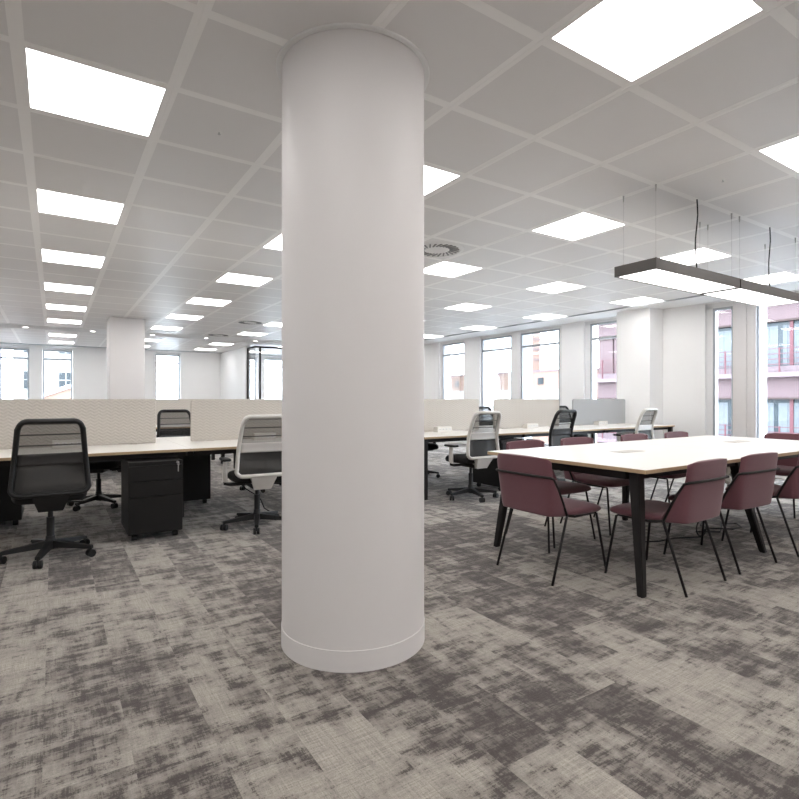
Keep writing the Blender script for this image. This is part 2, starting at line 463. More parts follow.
for a, c_ in OPEN_F: hb.box((a, UF + .17, 2.68), (c_, UF + .25, 2.74))
struct(hb.build('trim_5', M['winwhite']))

# glass room corner
g = thing('glass_partition', 'black framed glass partition corner by the far white wall', 'partition', (4.98, 15.45, 0))
f = MB()
def fb(lo, hi): f.box(lo, hi, .003, 1)
gx, gy = .06, .0
top = 2.75
fb((-.02, .71, 0), (.02, .75, top)); fb((-.025, 0, top - .05), (.025, .72, top)); fb((-.025, 0, 0), (.025, .72, .06))
fb((-.025, -.03, top - .05), (4.11, .03, top)); fb((-.025, -.03, 0), (4.11, .03, .06))
for xx in (.12, 1.5, 2.9): fb((xx, -.025, 0), (xx + .05, .025, top))
f.build('frame', M['frame_black'], g)
q = MB(); q.box((-.006, .0, .06), (.006, .69, top - .05)); q.build('pane', M['glass'], g)
for x0, x1 in ((-.006, .12), (.17, 1.5), (1.55, 2.9), (2.95, 4.11)):
    q = MB(); q.box((x0, -.006, .06), (x1, .006, top - .05)); q.build('pane', M['glass'], g)
q = MB(); q.box((.14, -.065, .96), (.16, -.024, 1.32), .004); q.build('handle', M['frame_black'], g)

# ------------------------------------------------------------------ columns
c1 = MB()
c1.lathe([(CR, 0), (CR, CE)], (*COLC, 0), 96, cap=False)
col = struct(c1.build('column_round', M['column'])); col['label'] = 'round white column in the middle of the office'
c1 = MB(); c1.lathe([(CR, 0), (CR + .003, .0), (CR + .003, .093), (CR, .0935)], (*COLC, 0), 96, cap=False)
struct(c1.build('baseboard_column', M['column'], angle=15))
c1 = MB(); c1.lathe([(CR + .001, CE + .003), (CR + .001, CE - .006), (CR + .024, CE - .006), (CR + .028, CE - .003), (CR + .028, CE + .004)], (*COLC, 0), 96, cap=False)
struct(c1.build('trim_6', M['plaster']))
c1 = MB(); c1.box((.91, 11.78, 0), (1.545, 12.40, CE), .02, 3); struct(c1.build('column_square', M['column']))

# ------------------------------------------------------------------ ceiling lights
ORD = ['first', 'second', 'third', 'fourth', 'fifth', 'sixth', 'seventh', 'eighth', 'ninth', 'tenth', 'eleventh', 'twelfth']
ROWN = {-1: 'row outside the left edge', 0: 'leftmost row in view', 1: 'row crossing behind the column', 2: 'row between column and pendants',
        3: 'row beyond the pendant lamps', 4: 'row nearest the window wall'}
def make_panel():
    t = thing('ceiling_light', '', 'ceiling light', (0, 0, 0), 0, 'square ceiling light panels')
    f = MB()
    for lo, hi in (((.0, .0), (.6, .003)), ((.0, .597), (.6, .6)), ((.0, .003), (.003, .597)), ((.597, .003), (.6, .597))):
        f.box((lo[0], lo[1], .0), (hi[0], hi[1], .026))
    f.build('frame', M['grid'], t)
    d = MB(); d.box((.003, .003, .002), (.597, .597, .024)); d.build('diffuser', M['panel'], t)
    return t
pan = None
rows = {}
for v, u, k, j in LIGHT_POS: rows.setdefault(k, []).append((u, v))
for k in sorted(rows):
    for i, (u, v) in enumerate(sorted(rows[k])):
        vis = [x for x in sorted(rows[k]) if x[0] > .9]
        if u > .9: lab = 'square ceiling panel, %s from the front in the %s' % (ORD[vis.index((u, v))], ROWN[k])
        else: lab = 'square ceiling panel behind the camera, %s in the %s' % (ORD[i], ROWN[k])
        if pan is None:
            pan = make_panel(); pan.location = (v, u, CE); pan['label'] = lab
        else: dup(pan, (v, u, CE), 0, lab)

# swirl vents
def make_vent():
    t = thing('air_vent', '', 'air vent', (0, 0, 0), 0, 'round ceiling air vents')
    p = MB(); p.lathe([(.29, .004), (.29, -.004), (.255, -.010), (.25, -.006), (.25, .0)], n=40, cap=False)
    p.lathe([(.25, 0), (.12, -.004), (.001, -.006)], n=40, cap=False); p.build('face', M['vent'], t)
    s = MB()
    for i in range(24):
        a = 2 * PI * i / 24
        m = Matrix.Rotation(a, 4, 'Z') @ Matrix.Translation((.185, 0, 0)) @ Matrix.Rotation(R(25), 4, 'Z')
        s.box((-.055, -.008, -.009), (.055, .008, -.002), mat=m)
    o = s.build('slot', M['ventdark'], t)
    return t
vent = make_vent(); vent.location = (3.47, 4.59, CE); vent['label'] = 'round swirl air vent in a ceiling tile right beside the round column'
dup(vent, (3.47, U0 + PU * 15 + .3, CE), 0, 'round dark ceiling air vent, nearer of the two left of the round column')
dup(vent, (3.47, U0 + PU * 19 + .3, CE), 0, 'round dark ceiling air vent, farther of the two left of the round column')

# sprinklers and downlights
def make_spr():
    t = thing('sprinkler', '', 'sprinkler', (0, 0, 0), 0, 'ceiling sprinklers')
    p = MB(); p.lathe([(.001, .004), (.02, .004), (.018, -.003), (.01, -.005), (.001, -.005)], n=20, cap=False); p.build('rosette', M['vent'], t)
    p = MB(); p.lathe([(.004, 0), (.004, -.014), (.009, -.015), (.009, -.017), (.001, -.017)], n=12, cap=False); p.build('head', M['chrome'], t)
    return t
spr = make_spr(); spr.location = (.8375, 3.285, CE + .003); spr['label'] = 'small white ceiling sprinkler in the tile left of the round column'
dup(spr, (4.125, 1.98, CE + .003), 0, 'small white ceiling sprinkler above the pendant lamps')
def make_dl():
    t = thing('downlight', '', 'downlight', (0, 0, 0), 0, 'small round downlights in the plain ceiling band')
    p = MB(); p.lathe([(.075, .0), (.075, -.006), (.055, -.006), (.05, -.002)], n=24, cap=False); p.build('rim', M['plaster'], t)
    p = MB(); p.lathe([(.05, -.002), (.05, -.004)], n=24); p.build('lamp', M['spot'], t)
    return t
dl = None
for i, (v, nm) in enumerate(((-.53, 'leftmost, above the left window'), (.78, 'just left of the square column'), (2.08, 'just right of the square column'), (3.38, 'near the far air vent'), (4.70, 'above the glass partition corner'))):
    lab = 'small round white downlight, ' + nm
    if dl is None: dl = make_dl(); dl.location = (v, 14.55, CE); dl['label'] = lab
    else: dup(dl, (v, 14.55, CE), 0, lab)

# ------------------------------------------------------------------ pendant lamps
def make_pendant():
    L, Wd, hgt = 1.262, .35, .082
    t = thing('pendant_lamp', '', 'pendant lamp', (0, 0, 0), 0, 'suspended linear lamps over the meeting table')
    h = MB()   # housing ring with closed top, open below
    h.box((0, 0, 0), (L, .012, hgt)); h.box((0, Wd - .012, 0), (L, Wd, hgt)); h.box((0, .012, 0), (.02, Wd - .012, hgt)); h.box((L - .02, .012, 0), (L, Wd - .012, hgt))
    h.box((.02, .012, hgt - .02), (L - .02, Wd - .012, hgt - .004))
    h.build('housing', M['pendant'], t)
    d = MB(); d.box((.02, .012, .006), (L - .02, Wd - .012, .016)); d.build('diffuser', M['pendant_panel'], t)
    top = CE - 2.150
    for x in (.06, L - .06):
        for y in (.04, Wd - .04):
            w = MB(); w.cyl((x, y, hgt - .005), (x, y, top), .0010, n=6); w.cyl((x, y, top - .05), (x, y, top), .004, .007, 10); w.cyl((x, y, hgt - .006), (x, y, hgt + .02), .006, n=8)
            w.build('suspension_wire', M['wire'], t)
    c = MB(); xm = .62
    c.tube([(xm, .03, hgt - .01), (xm - .012, .03, hgt + .06), (xm - .035, .025, hgt + .16), (xm - .030, .026, hgt + .24), (xm - .008, .028, hgt + .34), (xm + .012, .03, hgt + .44), (xm + .006, .03, top - .04), (xm + .0, .03, top)], .0055, 8)
    c.build('power_cord', M['plastic'], t)
    return t
pd = make_pendant(); pd.location = (3.730, 2.255, 2.150); pd['label'] = 'dark rectangular pendant lamp over the table, left one of the two'
dup(pd, (5.012, 2.255, 2.150), 0, 'dark rectangular pendant lamp over the table, right one cut by the frame')

# ------------------------------------------------------------------ benches
DT = .74
def arc_poly(x0, x1, z0, z1, r, n=6):
    pts = [(x0, z0), (x1, z0)]
    for i in range(n + 1):
        a = PI / 2 * i / n; pts.append((x1 - r + r * math.cos(a), z1 - r + r * math.sin(a)))
    for i in range(n + 1):
        a = PI / 2 + PI / 2 * i / n; pts.append((x0 + r + r * math.cos(a), z1 - r + r * math.sin(a)))
    return pts
def make_desk(wd, dp, left_leg=True):
    """front edge at y=0, desk extends to +y, origin at floor, centred in x"""
    t = thing('desk', '', 'desk')
    b = MB(); b.box((-wd / 2 + .001, 0, DT - .025), (wd / 2 - .001, dp, DT), .002, 1)
    o = b.build('desktop', [M['top'], M['ply']], t, angle=20); top_faces(o)
    b = MB(); b.box((-wd / 2 + .05, .10, DT - .075), (wd / 2 - .02, .15, DT - .025)); b.build('frame_rail', M['frame_black'], t)
    b = MB(); b.box((-wd / 2 + .1, dp - .20, DT - .10), (wd / 2 - .1, dp - .02, DT - .085)); b.box((-wd / 2 + .1, dp - .21, DT - .10), (wd / 2 - .1, dp - .2, DT - .05)); b.box((-wd / 2 + .1, dp - .03, DT - .10), (wd / 2 - .1, dp - .02, DT - .027))
    b.build('cable_tray', M['frame_black'], t)
    return t
def leg(t, x, y):
    b = MB(); b.box((x, y, 0), (x + .06, y + .06, DT - .025), .003, 1); b.build('leg', M['frame_black'], t)
def crossbar(t, x, y0, y1):
    b = MB(); b.box((x, y0, DT - .08), (x + .06, y1, DT - .0255)); b.build('crossbar', M['frame_black'], t)
GAPC = 5.85; UFRONT = 5.02; DP = GAPC - .001 - UFRONT
left_b = [-2.51, -.74, 1.03, 2.80]; right_b = [3.62, 5.31, 7.08, 8.85]
names_n = {(0, 0): 'front left desk leaving the frame behind the black chair', (0, 1): 'front left desk with black pedestal under its right end', (0, 2): 'front desk just left of the round column with white chair',
           (1, 0): 'front desk just right of the round column with white chair', (1, 1): 'front desk behind the meeting table with black chair', (1, 2): 'last front desk before the pale pier with white chair'}
def place_bench(bounds, side, row, u_c):
    for i, (a, c_) in enumerate(zip(bounds, bounds[1:])):
        wd = c_ - a; mid = (a + c_) / 2
        t = make_desk(wd, DP); t['group'] = 'long bench desks'
        t.location = (mid, u_c - .001 - DP, 0)
        if side == 'far': t.location = (mid, u_c + .001 + DP, 0); t.rotation_euler = (0, 0, PI)
        if row == 0 and side == 'near': t['label'] = 'pale wood ' + names_n[(0 if bounds is left_b else 1, i)]
        else: t['label'] = 'pale desk behind the screens, %s %s of the column%s' % (ORD[(len(bounds) - 2 - i) if bounds[0] < 3 else i], 'left' if bounds[0] < 3 else 'right', '' if row == 0 else ' in the back row')
        first, last = i == 0, i == len(bounds) - 2
        if side == 'far': first, last = last, first
        # legs: at bench ends near the front edge, inset under the joints
        leg(t, -wd / 2 + .005, (.03 if first else .62))
        if last: leg(t, wd / 2 - .065, .03)
        crossbar(t, -wd / 2 + .005, (.09 if first else .14), DP - .02)
        b = MB(); b.box((-wd / 2 + .006, DP - .08, 0), (-wd / 2 + .066, DP - .02, DT - .025), .003, 1); b.build('leg', M['frame_black'], t)
for bnd in (left_b, right_b):
    for sd in ('near', 'far'): place_bench(bnd, sd, 0, GAPC)
ROW2 = 9.9
for sd in ('near', 'far'): place_bench([-.90, .87, 2.64], sd, 1, ROW2)

def make_screen(wd):
    t = thing('desk_screen', '', 'desk screen', (0, 0, 0), 0, 'fabric desk screens')
    b = MB(); b.prism(arc_poly(-wd / 2, wd / 2, DT + .004, 1.184, .035), 1, -.015, .015)
    o = b.build('fabric_panel', M['screen'], t)
    md = o.modifiers.new('bevel', 'BEVEL'); md.width = .005; md.segments = 2; md.limit_method = 'ANGLE'
    for x in (-wd / 2 + .2, wd / 2 - .2):
        b = MB(); b.box((x - .03, -.019, DT + .0005), (x + .03, .019, DT + .012), .002, 1); b.build('clamp', M['screen'], t)
    return t
M['screen_grey'] = pbr('grey_screen_fabric', (.46, .47, .48), .9, .2, noise=.06, nscale=120, bump=.2)
s0 = make_screen(1.43)
scr = [(-1.66, 'beige desk screen at the left frame edge'), (.15, 'beige zigzag desk screen behind the black chair at left'), (1.917, 'beige zigzag desk screen just left of the round column'),
       (4.46, 'beige desk screen just right of the round column'), (6.19, 'middle one of the beige desk screens right of the round column'), (7.96, 'greyish desk screen farthest right, beside the pale pier')]
for i, (x, lab) in enumerate(scr):
    if i == 0: s0.location = (x, GAPC, 0); s0['label'] = lab
    else:
        q = dup(s0, (x, GAPC, 0), 0, lab)
        if i == 5:
            fp = [c for c in kids(q) if c.name.startswith('fabric')][0]; fp.data = fp.data.copy(); fp.data.materials[0] = M['screen_grey']
dup(s0, (-.02, ROW2, 0), 0, 'beige desk screen of the second bench row, left one')
dup(s0, (1.75, ROW2, 0), 0, 'beige desk screen seen through the gap behind the left desks')

# desk power modules
def make_module():
    t = thing('power_module', '', 'power module', (0, 0, 0), 0, 'white desk socket modules')
    b = MB(); b.prism([(-.05, 0), (.05, 0), (.05, .045), (.03, .07), (-.05, .07)], 0, -.12, .12)
    o = b.build('housing', M['module'], t)
    for i in range(4):
        s = MB(); x = -.085 + i * .056; s.box((x - .02, -.054, .02), (x + .02, -.0495, .055), .002, 1); s.build('socket', M['vent'], t)
        s = MB(); s.box((x - .006, -.056, .032), (x + .006, -.0535, .044)); s.build('socket_slot', M['ventdark'], t)
    return t
m0 = make_module()
mods = [(.11, 'white socket module on the desk behind the black chair at left'), (1.94, 'white socket module on the desk seen through the white chair back'),
        (4.42, 'white socket module on the first desk right of the column'), (6.11, 'white socket module on the middle desk right of the column'), (7.81, 'white socket module before the greyish screen at right')]
for i, (x, lab) in enumerate(mods):
    if i == 0: m0.location = (x, 5.72, DT); m0['label'] = lab
    else: dup(m0, (x, 5.72, DT), 0, lab)

# pedestals
def make_pedestal():
    t = thing('pedestal', '', 'drawer pedestal', (0, 0, 0), 0, 'black drawer pedestals')
    b = MB(); b.box((-.21, .02, .055), (.21, .57, .660), .005, 2); b.build('body', M['black'], t, angle=20)
    for z0, z1 in ((.500, .625), (.370, .495), (.065, .365)):
        d = MB(); d.box((-.208, 0, z0), (.208, .0195, z1), .004, 2); dd = d.build('drawer', M['black'], t, angle=20)
        hh = MB(); hh.box((-.07, -.008, z1 - .012), (.07, .0, z1 - .002), .002, 1); hh.build('handle', M['frame_black'], dd)
    l = MB(); l.cyl((.17, -.004, .642), (.17, .022, .642), .011, n=16); lk = l.build('lock', M['chrome'], t)
    k = MB(); k.box((.168, -.02, .636), (.172, .0, .648)); k.lathe([(.012, 0), (.012, .003)], (.17, -.016, .626), 14); k.box((.166, -.018, .565), (.174, -.014, .630), .001, 1); k.build('key', M['chrome'], lk)
    for x in (-.16, .16):
        for y in (.08, .5):
            c = MB(); c.cyl((x - .02, y, .026), (x + .02, y, .026), .026, n=16); c.box((x - .012, y - .012, .03), (x + .012, y + .012, .056)); c.build('caster', M['plastic'], t)
    return t
ped = make_pedestal(); ped.location = (.725, 4.865, 0); ped['label'] = 'black drawer pedestal with hanging keys between the two front chairs'
dup(ped, (1.28, 6.78, 0), PI, 'black pedestal behind, right of the one with keys, under the far desk')
dup(ped, (-.46, 6.665, 0), PI, 'black pedestal under the far desk at the left frame edge')
dup(ped, (4.99, 4.95, 0), 0, 'black pedestal under the front desk behind the head meeting chair')

# ------------------------------------------------------------------ task chairs
def make_task(frame_mat, lumbar_mat, arms, base_rot):
    t = thing('office_chair', '', 'office chair')
    b = MB()
    b.lathe([(.028, .06), (.045, .075), (.045, .115), (.032, .135), (.03, .16)], n=20)
    for i in range(5):
        a = base_rot + i * 2 * PI / 5; ca, sa = math.cos(a), math.sin(a)
        def P(r, z, off): return (r * ca - off * sa, r * sa + off * ca, z)
        b.hexa([P(.03, .075, -.028), P(.31, .062, -.017), P(.31, .062, .017), P(.03, .075, .028), P(.03, .125, -.024), P(.31, .085, -.014), P(.31, .085, .014), P(.03, .125, .024)])
    b.build('star_base', M['plastic'], t)
    for i in range(5):
        a = base_rot + i * 2 * PI / 5; ca, sa = math.cos(a), math.sin(a)
        c = MB(); cx, cy = .30 * ca, .30 * sa
        ta = a + .9 * (i % 3) ; tx, ty = -math.sin(ta), math.cos(ta)
        for s in (-1, 1):
            c.cyl((cx + tx * s * .004, cy + ty * s * .004, .028), (cx + tx * s * .026, cy + ty * s * .026, .028), .028, n=18)
        c.cyl((cx, cy, .028), (cx, cy, .066), .009, n=10); c.build('caster', M['plastic'], t)
    g = MB(); g.cyl((0, 0, .13), (0, 0, .30), .026, n=16); g.cyl((0, 0, .29), (0, 0, .40), .017, n=16); g.build('gas_column', M['plastic'], t)
    m = MB(); m.box((-.085, -.16, .375), (.085, .12, .425), .015, 2); m.cyl((.08, .04, .395), (.25, .04, .385), .007, n=8); m.build('seat_mechanism', M['plastic'], t)
    s = MB()
    rows = []
    ys = [-.185, -.17, -.10, 0, .12, .19, .23, .235]; hw = [.19, .215, .235, .243, .243, .235, .21, .19]
    zt = [.490, .516, .520, .516, .520, .518, .500, .476]; zb = [.450, .430, .426, .426, .426, .424, .424, .440]
    for y, h_, a_, c_ in zip(ys, hw, zt, zb):
        xs = [-1, -.8, -.3, 0, .3, .8, 1]
        ring = [(x * h_, y, (a_ - .018 if abs(x) == 1 else a_ - (.006 if abs(x) < .2 else 0))) for x in xs] + [(x * h_, y, c_ + (.012 if abs(x) == 1 else 0)) for x in xs[::-1]]
        rows.append(ring + [ring[0]])
    s.grid(rows); bmesh.ops.remove_doubles(s.bm, verts=s.bm.verts[:], dist=1e-5)
    bmesh.ops.holes_fill(s.bm, edges=s.bm.edges[:], sides=40)
    o = s.build('seat', M['seat'], t, angle=180); o.modifiers.new('sub', 'SUBSURF').levels = 1; o.modifiers['sub'].render_levels = 2
    # back
    def yb(z):
        return -.235 + .022 * math.sin((z - .50) / .24 * PI / 2) * (1 if z < .74 else 0) + (0 if z < .74 else .022 - .10 * ((z - .74) / .30) ** 1.3)
    def hwz(z): return .237 - .049 * (z - .50) / .54
    pts = []
    z0, z1, rc = .505, 1.03, .055
    def add(x, z): pts.append((x, yb(z) + .25 * x * x - .012, z))
    n = 6
    for i in range(9): add(-(hwz(z0) - rc) + 2 * (hwz(z0) - rc) * i / 8, z0)
    for i in range(1, n): a = -PI / 2 + PI / 2 * i / n; add(hwz(z0) - rc + rc * math.cos(a), z0 + rc + rc * math.sin(a))
    for i in range(11): z = z0 + rc + (z1 - z0 - 2 * rc) * i / 10; add(hwz(z), z)
    for i in range(1, n): a = PI / 2 * i / n; add(hwz(z1) - rc + rc * math.cos(a), z1 - rc + rc * math.sin(a))
    for i in range(7): add(hwz(z1) - rc - 2 * (hwz(z1) - rc) * i / 6, z1)
    for i in range(1, n): a = PI / 2 + PI / 2 * i / n; add(-(hwz(z1) - rc) + rc * math.cos(a), z1 - rc + rc * math.sin(a))
    for i in range(11): z = z1 - rc - (z1 - z0 - 2 * rc) * i / 10; add(-hwz(z), z)
    for i in range(1, n): a = PI + PI / 2 * i / n; add(-(hwz(z0) - rc) + rc * math.cos(a), z0 + rc + rc * math.sin(a))
    f = MB(); f.tube(pts, .0180, 10, closed=True, flat=(1.45, 1)); f.build('back_frame', frame_mat, t, angle=180)
    def sheet(za, zb_, inset, dy, k=14):
        rows = []
        for i in range(k + 1):
            z = za + (zb_ - za) * i / k
            h_ = hwz(z) - inset
            if z > z1 - rc: h_ -= rc - math.sqrt(max(0, rc * rc - (z - z1 + rc) ** 2))
            if z < z0 + rc: h_ -= rc - math.sqrt(max(0, rc * rc - (z0 + rc - z) ** 2))
            rows.append([(h_ * x / 6, yb(z) + .25 * (h_ * x / 6) ** 2 - .012 + dy, z) for x in range(-6, 7)])
        return rows
    q = MB(); q.grid(sheet(z0 + .004, z1 - .004, .006, .004)); q.build('back_mesh', M['mesh'], t, angle=180)
    q = MB(); q.grid(sheet(.712, .795, .012, -.008, 5)); o = q.build('lumbar_band', lumbar_mat, t, angle=180)
    o.modifiers.new('thick', 'SOLIDIFY').thickness = .006
    k = MB(); y0 = yb(z0) - .012
    k.hexa([(-.05, -.12, .385), (.05, -.12, .385), (.05, .0, .385), (-.05, .0, .385), (-.055, -.13, .425), (.055, -.13, .425), (.05, .0, .425), (-.05, .0, .425)])
    k.hexa([(-.075, -.205, .375), (.075, -.205, .375), (.06, -.08, .375), (-.06, -.08, .375), (-.12, y0 - .02, z0), (.12, y0 - .02, z0), (.12, y0 + .02, z0), (-.12, y0 + .02, z0)])
    k.build('back_bracket', frame_mat, t)
    if arms:
        for s_ in (-1, 1):
            a = MB()
            x = s_ * .285
            a.tube([(s_ * .12, .02, .405), (s_ * .24, .02, .405), (x, .02, .415), (x, .02, .46)], .016, 10)
            arm = a.build('armrest', M['plastic'], t)
            a = MB(); a.box((x - .016, -.012, .43), (x + .016, .048, .625), .012, 3); a.build('arm_post', frame_mat, arm)
            a = MB(); a.box((x - .038, -.085, .625), (x + .038, .11, .652), .013, 3); a.build('arm_pad', M['plastic'], arm)
    return t
def at(t, v, u, rz, lab, group=None):
    t.location = (v, u, 0); t.rotation_euler = (0, 0, rz); t['label'] = lab
    if group: t['group'] = group
GB, GW = 'black mesh office chairs', 'white framed office chairs'
tA = make_task(M['plastic'], M['lumbar_black'], False, R(-105)); at(tA, -.02, 4.78, R(1), 'black mesh office chair pulled to the front desk at the left edge', GB)
tB = make_task(M['white'], M['lumbar_white'], True, R(-105)); at(tB, 1.586, 4.866, R(-4), 'white framed office chair half hidden by the left side of the round column', GW)
dup(tB, (4.19, 4.875, 0), R(0), 'white framed office chair just right of the round column', GW)
dup(tB, (7.47, 4.93, 0), R(4), 'white framed office chair farthest right, at the last desk', GW)
tD = make_task(M['plastic'], M['lumbar_black'], True, R(-80)); at(tD, 5.60, 4.93, R(3), 'black mesh office chair behind the meeting table at the middle desk', GB)
dup(tD, (1.35, 7.16, 0), PI + R(4), 'black mesh office chair seen in the gap between the left screens', GB)
dup(tD, (.42, 6.78, 0), PI - R(20), 'black office chair under the far desk, base seen left of the keyed pedestal', GB)
dup(tD, (4.64, 6.60, 0), PI, 'black office chair on the far side of the first desk right of the column', GB)
dup(tD, (6.58, 6.98, 0), PI + R(6), 'black office chair top seen in the first screen gap right of the column', GB)
dup(tD, (8.62, 6.98, 0), PI - R(5), 'black office chair top seen left of the greyish desk screen', GB)
dup(tD, (2.35, 6.85, 0), PI, 'black office chair on the far side, behind the white chair left of the column', GB)

# cable hanging under the desk by the white chair
c = MB(); c.tube([(1.57, 5.55, .66), (1.57, 5.53, .5), (1.60, 5.52, .36), (1.68, 5.52, .25), (1.78, 5.52, .18), (1.84, 5.52, .12), (1.87, 5.50, .03), (1.90, 5.40, .006), (1.8, 5.2, .006)], .006, 8)
tag(c.build('power_cable', M['plastic']), 'black power cable hanging under the desk beside the white chair', 'cable')

# ------------------------------------------------------------------ meeting table
TV0, TV1, TU0, TU1, TT = 2.985, 6.47, 1.87, 3.265, .757
tb = thing('meeting_table', 'large pale meeting table with plywood edge and black splayed legs', 'table', ((TV0 + TV1) / 2, (TU0 + TU1) / 2, 0))
hx, hy = (TV1 - TV0) / 2, (TU1 - TU0) / 2
for x0, x1 in ((-hx, -.001), (.001, hx)):
    b = MB(); b.box((x0, -hy, TT - .026), (x1, hy, TT), .002, 1); o = b.build('tabletop', [M['top'], M['ply']], tb, angle=20); top_faces(o)
for y in (-hy + .17, hy - .17):
    b = MB(); b.box((-hx + .14, y - .025, TT - .086), (hx - .14, y + .025, TT - .0265)); b.build('frame_rail', M['frame_black'], tb)
for x in (-hx + .11, 0, hx - .11):
    b = MB(); b.box((x - .03, -hy + .19, TT - .085), (x + .03, hy - .19, TT - .0265)); b.build('crossbar', M['frame_black'], tb)
def tleg(x, y, dx, dy):
    b = MB(); z1 = TT - .0266
    a, c_ = .035, .021
    b.hexa([(x + dx - c_, y + dy - c_, 0), (x + dx + c_, y + dy - c_, 0), (x + dx + c_, y + dy + c_, 0), (x + dx - c_, y + dy + c_, 0),
            (x - a, y - a, z1), (x + a, y - a, z1), (x + a, y + a, z1), (x - a, y + a, z1)])
    bmesh.ops.bevel(b.bm, geom=b.bm.edges[:], offset=.005, segments=2, affect='EDGES')
    b.build('leg', M['frame_black'], tb)
tleg(-hx + .095, -hy + .125, -.13, -.12); tleg(-hx + .11, hy - .17, -.11, .06)
tleg(-.32, -hy + .17, .19, -.13); 
tleg(-.1, hy - .17, .06, .06)
tleg(hx - .10, -hy + .17, .10, -.13); tleg(hx - .10, hy - .17, .10, .06)
gm = None
for (x, lab) in ((3.92, 'flush rectangular cable hatch in the table top, left one'), (5.74, 'flush rectangular cable hatch in the table top, right one')):
    if gm is None:
        gm = thing('cable_hatch', lab, 'cable hatch', (x, 2.62, TT), 0, 'cable hatches in the table top')
        b = MB(); b.box((-.15, -.065, .0002), (.15, .065, .003), .001, 1); b.build('frame', M['white'], gm)
        b = MB(); b.box((-.14, -.055, .003), (.14, .05, .0045), .0005, 1); b.build('lid', M['hatch'], gm)
    else: dup(gm, (x, 2.62, TT), 0, lab)

# ------------------------------------------------------------------ burgundy meeting chairs
def make_meet():
    t = thing('meeting_chair', '', 'meeting chair', (0, 0, 0), 0, 'burgundy meeting chairs')
    # back shell with short side wings
    zs = [.425, .45, .50, .56, .62, .68, .74, .780, .802, .810]
    hws = [.222, .228, .231, .232, .232, .232, .231, .230, .226, .222]
    rows = []
    for ri, (z, h_) in enumerate(zip(zs, hws)):
        y = -.245 - .045 * (z - .43) / .38
        w = max(.014, .15 * (1 - (z - .43) / .25)) if z < .70 else .014
        dz = (0, 0, 0, 0, 0)
        if ri == 7: dz = (-.008, -.006, -.003, 0, 0)
        if ri == 8: dz = (-.022, -.018, -.010, -.002, 0)
        if ri == 9: dz = (-.038, -.031, -.018, -.004, 0)
        L = [(h_ + .004, y + w, dz[0]), (h_ + .003, y + w * .5 + .004, dz[1]), (h_ - .006, y + .004, dz[2]), (h_ - .03, y - .006, dz[3]), (h_ * .5, y - .012, 0)]
        rows.append([(-x, yy, z + q) for x, yy, q in L] + [(0, y - .014, z)] + [(x, yy, z + q) for x, yy, q in L[::-1]])
    b = MB(); b.grid(rows); o = b.build('backrest', M['burgundy'], t, angle=180)
    s = o.modifiers.new('thick', 'SOLIDIFY'); s.thickness = .028; s.offset = 0
    s = o.modifiers.new('sub', 'SUBSURF'); s.levels = 1; s.render_levels = 2
    # seat
    ys = [-.25, -.235, -.15, 0, .14, .22, .262, .275]; hw = [.20, .222, .234, .240, .244, .240, .222, .19]
    zt = [.455, .462, .460, .460, .466, .466, .452, .438]; zb = [.430, .418, .408, .404, .404, .404, .408, .418]
    rows = []
    for y, h_, a_, c_ in zip(ys, hw, zt, zb):
        xs = [-1, -.82, -.3, 0, .3, .82, 1]
        ring = [(x * h_, y, (a_ - .014 if abs(x) == 1 else a_)) for x in xs] + [(x * h_, y, c_ + (.010 if abs(x) == 1 else 0)) for x in xs[::-1]]
        rows.append(ring + [ring[0]])
    b = MB(); b.grid(rows); bmesh.ops.remove_doubles(b.bm, verts=b.bm.verts[:], dist=1e-5); bmesh.ops.holes_fill(b.bm, edges=b.bm.edges[:], sides=40)
    o = b.build('seat', M['burgundy'], t, angle=180); s = o.modifiers.new('sub', 'SUBSURF'); s.levels = 1; s.render_levels = 2
    rr = .0085
    # rod: round the back, then diagonally down to the seat rails
    yk = -.245 - .045 * .25 / .38 - .030
    pts = [(-.246, -.13, .425), (-.247, -.165, .50), (-.247, -.215, .60), (-.247, yk + .045, .672), (-.243, yk + .018, .683), (-.22, yk + .002, .685), (-.11, yk - .006, .685), (0, yk - .008, .685)]
    pts = pts + [(-x, y, z) for x, y, z in pts[-2::-1]]
    b = MB(); b.tube(pts, rr, 8); b.build('back_rod', M['frame_black'], t, angle=180)
    for s_ in (-1, 1):
        b = MB(); b.tube([(s_ * .246, -.13, .43), (s_ * .249, -.275, 0)], rr, 8); b.build('leg', M['frame_black'], t, angle=180)
        b = MB(); b.tube([(s_ * .208, .19, .406), (s_ * .214, .21, .398), (s_ * .252, .268, 0)], rr, 8); b.build('leg', M['frame_black'], t, angle=180)
        b = MB(); b.tube([(s_ * .246, -.13, .428), (s_ * .232, -.04, .407), (s_ * .208, .20, .404)], rr, 8); b.build('seat_rail', M['frame_black'], t, angle=180)
    return t
mc = make_meet()
mchairs = [(2.925, 2.545, -PI / 2, 'burgundy meeting chair alone at the left end of the table'),
           (3.41, 2.01, R(2), 'burgundy meeting chair nearest the front, beside the near table leg'),
           (4.145, 2.02, R(-2), 'burgundy meeting chair second from the left on the near side'),
           (4.935, 1.985, 0, 'burgundy meeting chair at the right frame edge on the near side'),
           (3.585, 3.135, PI, 'burgundy meeting chair on the far side, first from the left'),
           (4.30, 3.135, PI, 'burgundy meeting chair on the far side, second from the left'),
           (5.24, 3.135, PI, 'burgundy meeting chair on the far side, third from the left'),
           (6.02, 3.115, PI, 'burgundy meeting chair on the far side, fourth from the left'),
           (6.42, 2.53, PI / 2, 'burgundy meeting chair at the right end of the table before the window')]
for i, (v, u, rz, lab) in enumerate(mchairs):
    if i == 0: mc.location = (v, u, 0); mc.rotation_euler = (0, 0, rz); mc['label'] = lab
    else: dup(mc, (v, u, 0), rz, lab)

